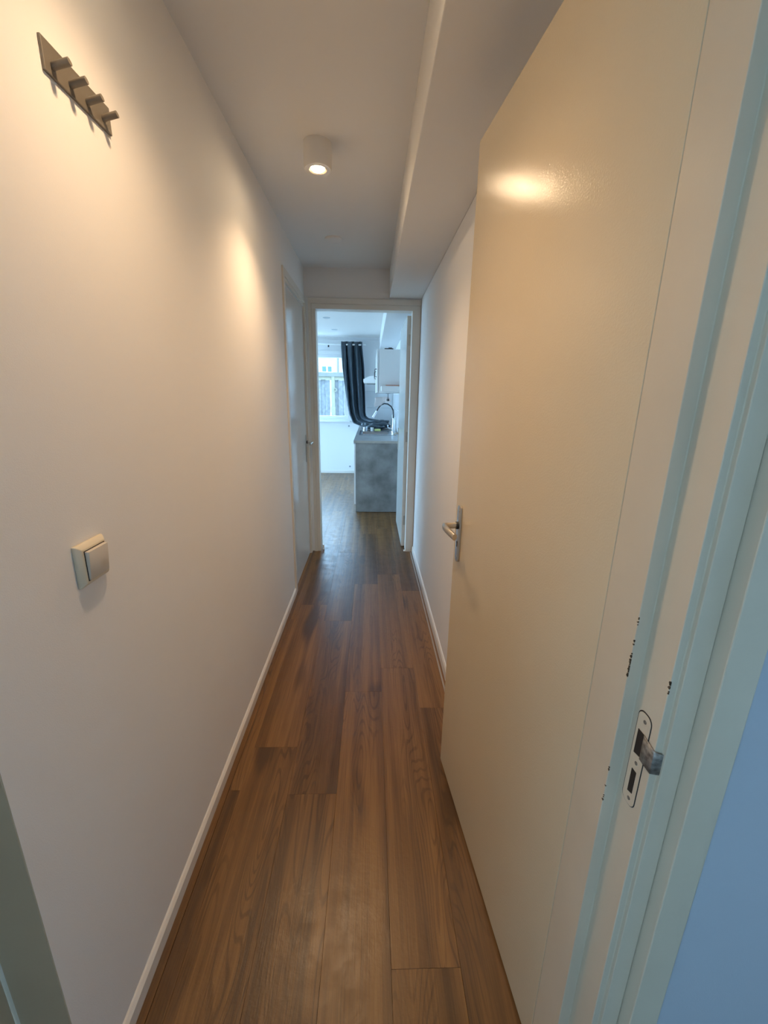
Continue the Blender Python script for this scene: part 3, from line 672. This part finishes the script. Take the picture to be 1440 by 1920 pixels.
pr = empty('paper_towel_roll', (0.24, 6.0, 1.36)); tag(pr, 'kitchen paper roll hanging under the wall cabinet, loose sheet', 'paper roll')
bpy.context.view_layer.update()
ry0, ry1 = 5.72, 5.95
rx, rz_ = 0.222, 1.352
def ringtube(r0, r1, y0, y1, mat, name, par):
    tt = MB(); n = 32; rr = []
    for (r, y) in ((r0, y0), (r1, y0), (r1, y1), (r0, y1), (r0, y0)):
        rr.append([(rx + r * math.cos(2 * PI * j / n), y, rz_ + r * math.sin(2 * PI * j / n)) for j in range(n + 1)])
    tt.grid(rr); return sub(tt.build(name, mat, smooth=40), par)
ringtube(0.016, 0.040, ry0, ry1, M['paper'], 'roll', pr)
ringtube(0.013, 0.0163, ry0 - 0.002, ry1, M['card'], 'core', pr)
sub(MB().cyl((rx, ry0 - 0.006, rz_), (rx, ry1 + 0.01, rz_), 0.006, n=12).cyl((rx, ry0 - 0.006, rz_), (rx, ry0 - 0.006, 1.4365), 0.004, n=10).box(rx - 0.03, rx + 0.03, ry0 - 0.02, ry0 + 0.04, 1.4325, 1.4365).build('holder', M['black']), pr)
sh = []
for i in range(13):                    # sheet pulled off to the left and hanging down
    s = i / 12
    x = rx - 0.02 - 0.155 * s
    top = rz_ + 0.040 - 0.012 * s * s; bot = rz_ - 0.02 - 0.062 * min(1, s * 2.2) + 0.010 * math.sin(5 * s)
    sh.append([(x + 0.006 * math.sin(6 * k / 4), ry0 + 0.03 + 0.02 * math.sin(4 * s) + 0.03 * k / 4, top + (bot - top) * k / 4) for k in range(5)])
so = sub(MB().grid(sh).build('loose_sheet', M['paper'], smooth=180), pr); so.modifiers.new('thick', 'SOLIDIFY').thickness = 0.001
for z, x, lb in ((0.866, -0.40, 'grey plug hole in kitchen wall just below the sill'), (0.125, -0.385, 'grey plug hole in kitchen wall low near the floor')):
    wp = MB().cyl((x, YK1 - 0.003, z), (x, YK1, z), 0.016, n=18).build('wall_plug', M['plug']); tag(wp, lb, 'wall plug', 'plug holes under the kitchen window')

# ------------------------------------------------------------------ outside
gr = MB().box(-40, 40, 8.0, 80, -0.4, -0.15).box(-40, XK - 0.1, -20, 8.0, -0.4, -0.15).build('ground', M['ground'])
tag(gr, 'pale paved ground outside the kitchen', 'ground', kind='structure')
fe = empty('garden_fence', (-1.0, 11.5, -0.15)); tag(fe, 'weathered grey board garden fence with pale timber posts', 'fence')
bpy.context.view_layer.update()
bmesh_cache = None
k = 0
x = -3.6
while x < 0.9:
    w = 0.118
    if not (-1.06 < x + w / 2 < -0.93):
        zj = random.uniform(-0.01, 0.01)
        o = MB().box(x, x + w, 11.50 + (0.022 if (k := k + 1) % 2 else 0.0) + random.uniform(0, 0.006), 11.546, -0.14, 1.785 + zj, bev=0.003, seg=1).build('board', M['fence']); sub(o, fe)
    x += w - 0.004
for a, b_ in ((-2.55, -2.46), (-1.036, -0.950), (0.55, 0.64)):
    sub(MB().box(a, b_, 11.43, 11.52, -0.15, 1.87, bev=0.004).build('post', M['post']), fe)
    sub(MB().box(a - 0.012, b_ + 0.012, 11.42, 11.50, -0.15, 1.10, bev=0.004).build('post_sleeve', M['post']), fe)
sub(MB().box(-3.7, 1.0, 11.46, 11.54, 1.790, 1.865, bev=0.004).build('rail', M['post']), fe)
sub(MB().box(-3.7, 1.0, 11.42, 11.58, 1.866, 1.972, bev=0.004).build('cap_rail', M['cap']), fe)
sub(MB().lathe([(0.030, -0.012), (0.046, -0.012), (0.046, 0.012), (0.030, 0.012), (0.030, -0.012)], n=24, cap=False).build('gate_ring', M['post'], smooth=40), fe)
gro = bpy.data.objects['gate_ring']; gro.matrix_parent_inverse = Matrix.Identity(4); gro.location = (0.06, -0.085, 1.69); gro.rotation_euler = (PI / 2, 0, 0)
ap = empty('apartment_building', (-3, 40, -0.15)); tag(ap, 'cream house facade with small paired windows beyond the fence', 'building')
bpy.context.view_layer.update()
sub(MB().box(-14, 6, 40, 46, -0.15, 9.0).build('wall', M['bwall']), ap)
sub(MB().box(-4.6, -3.45, 39.88, 40.0, 4.72, 4.80).build('ledge', M['cap']), ap)
sub(MB().cyl((-3.0, 39.95, -0.15), (-3.0, 39.95, 9.0), 0.05, n=10).build('downpipe', M['cap']), ap)
for cx in (-4.0, -7.5, -0.6):
    fr_ = sub(MB().box(cx - 0.52, cx + 0.52, 39.95, 40.0, 3.34, 3.99, bev=0.01).build('window_frame', M['upvc']), ap)
    for a, b_ in ((cx - 0.43, cx - 0.05), (cx + 0.08, cx + 0.43)):
        sub(MB().box(a, b_, 39.93, 39.96, 3.44, 3.90).build('pane', M['bglass']), fr_)
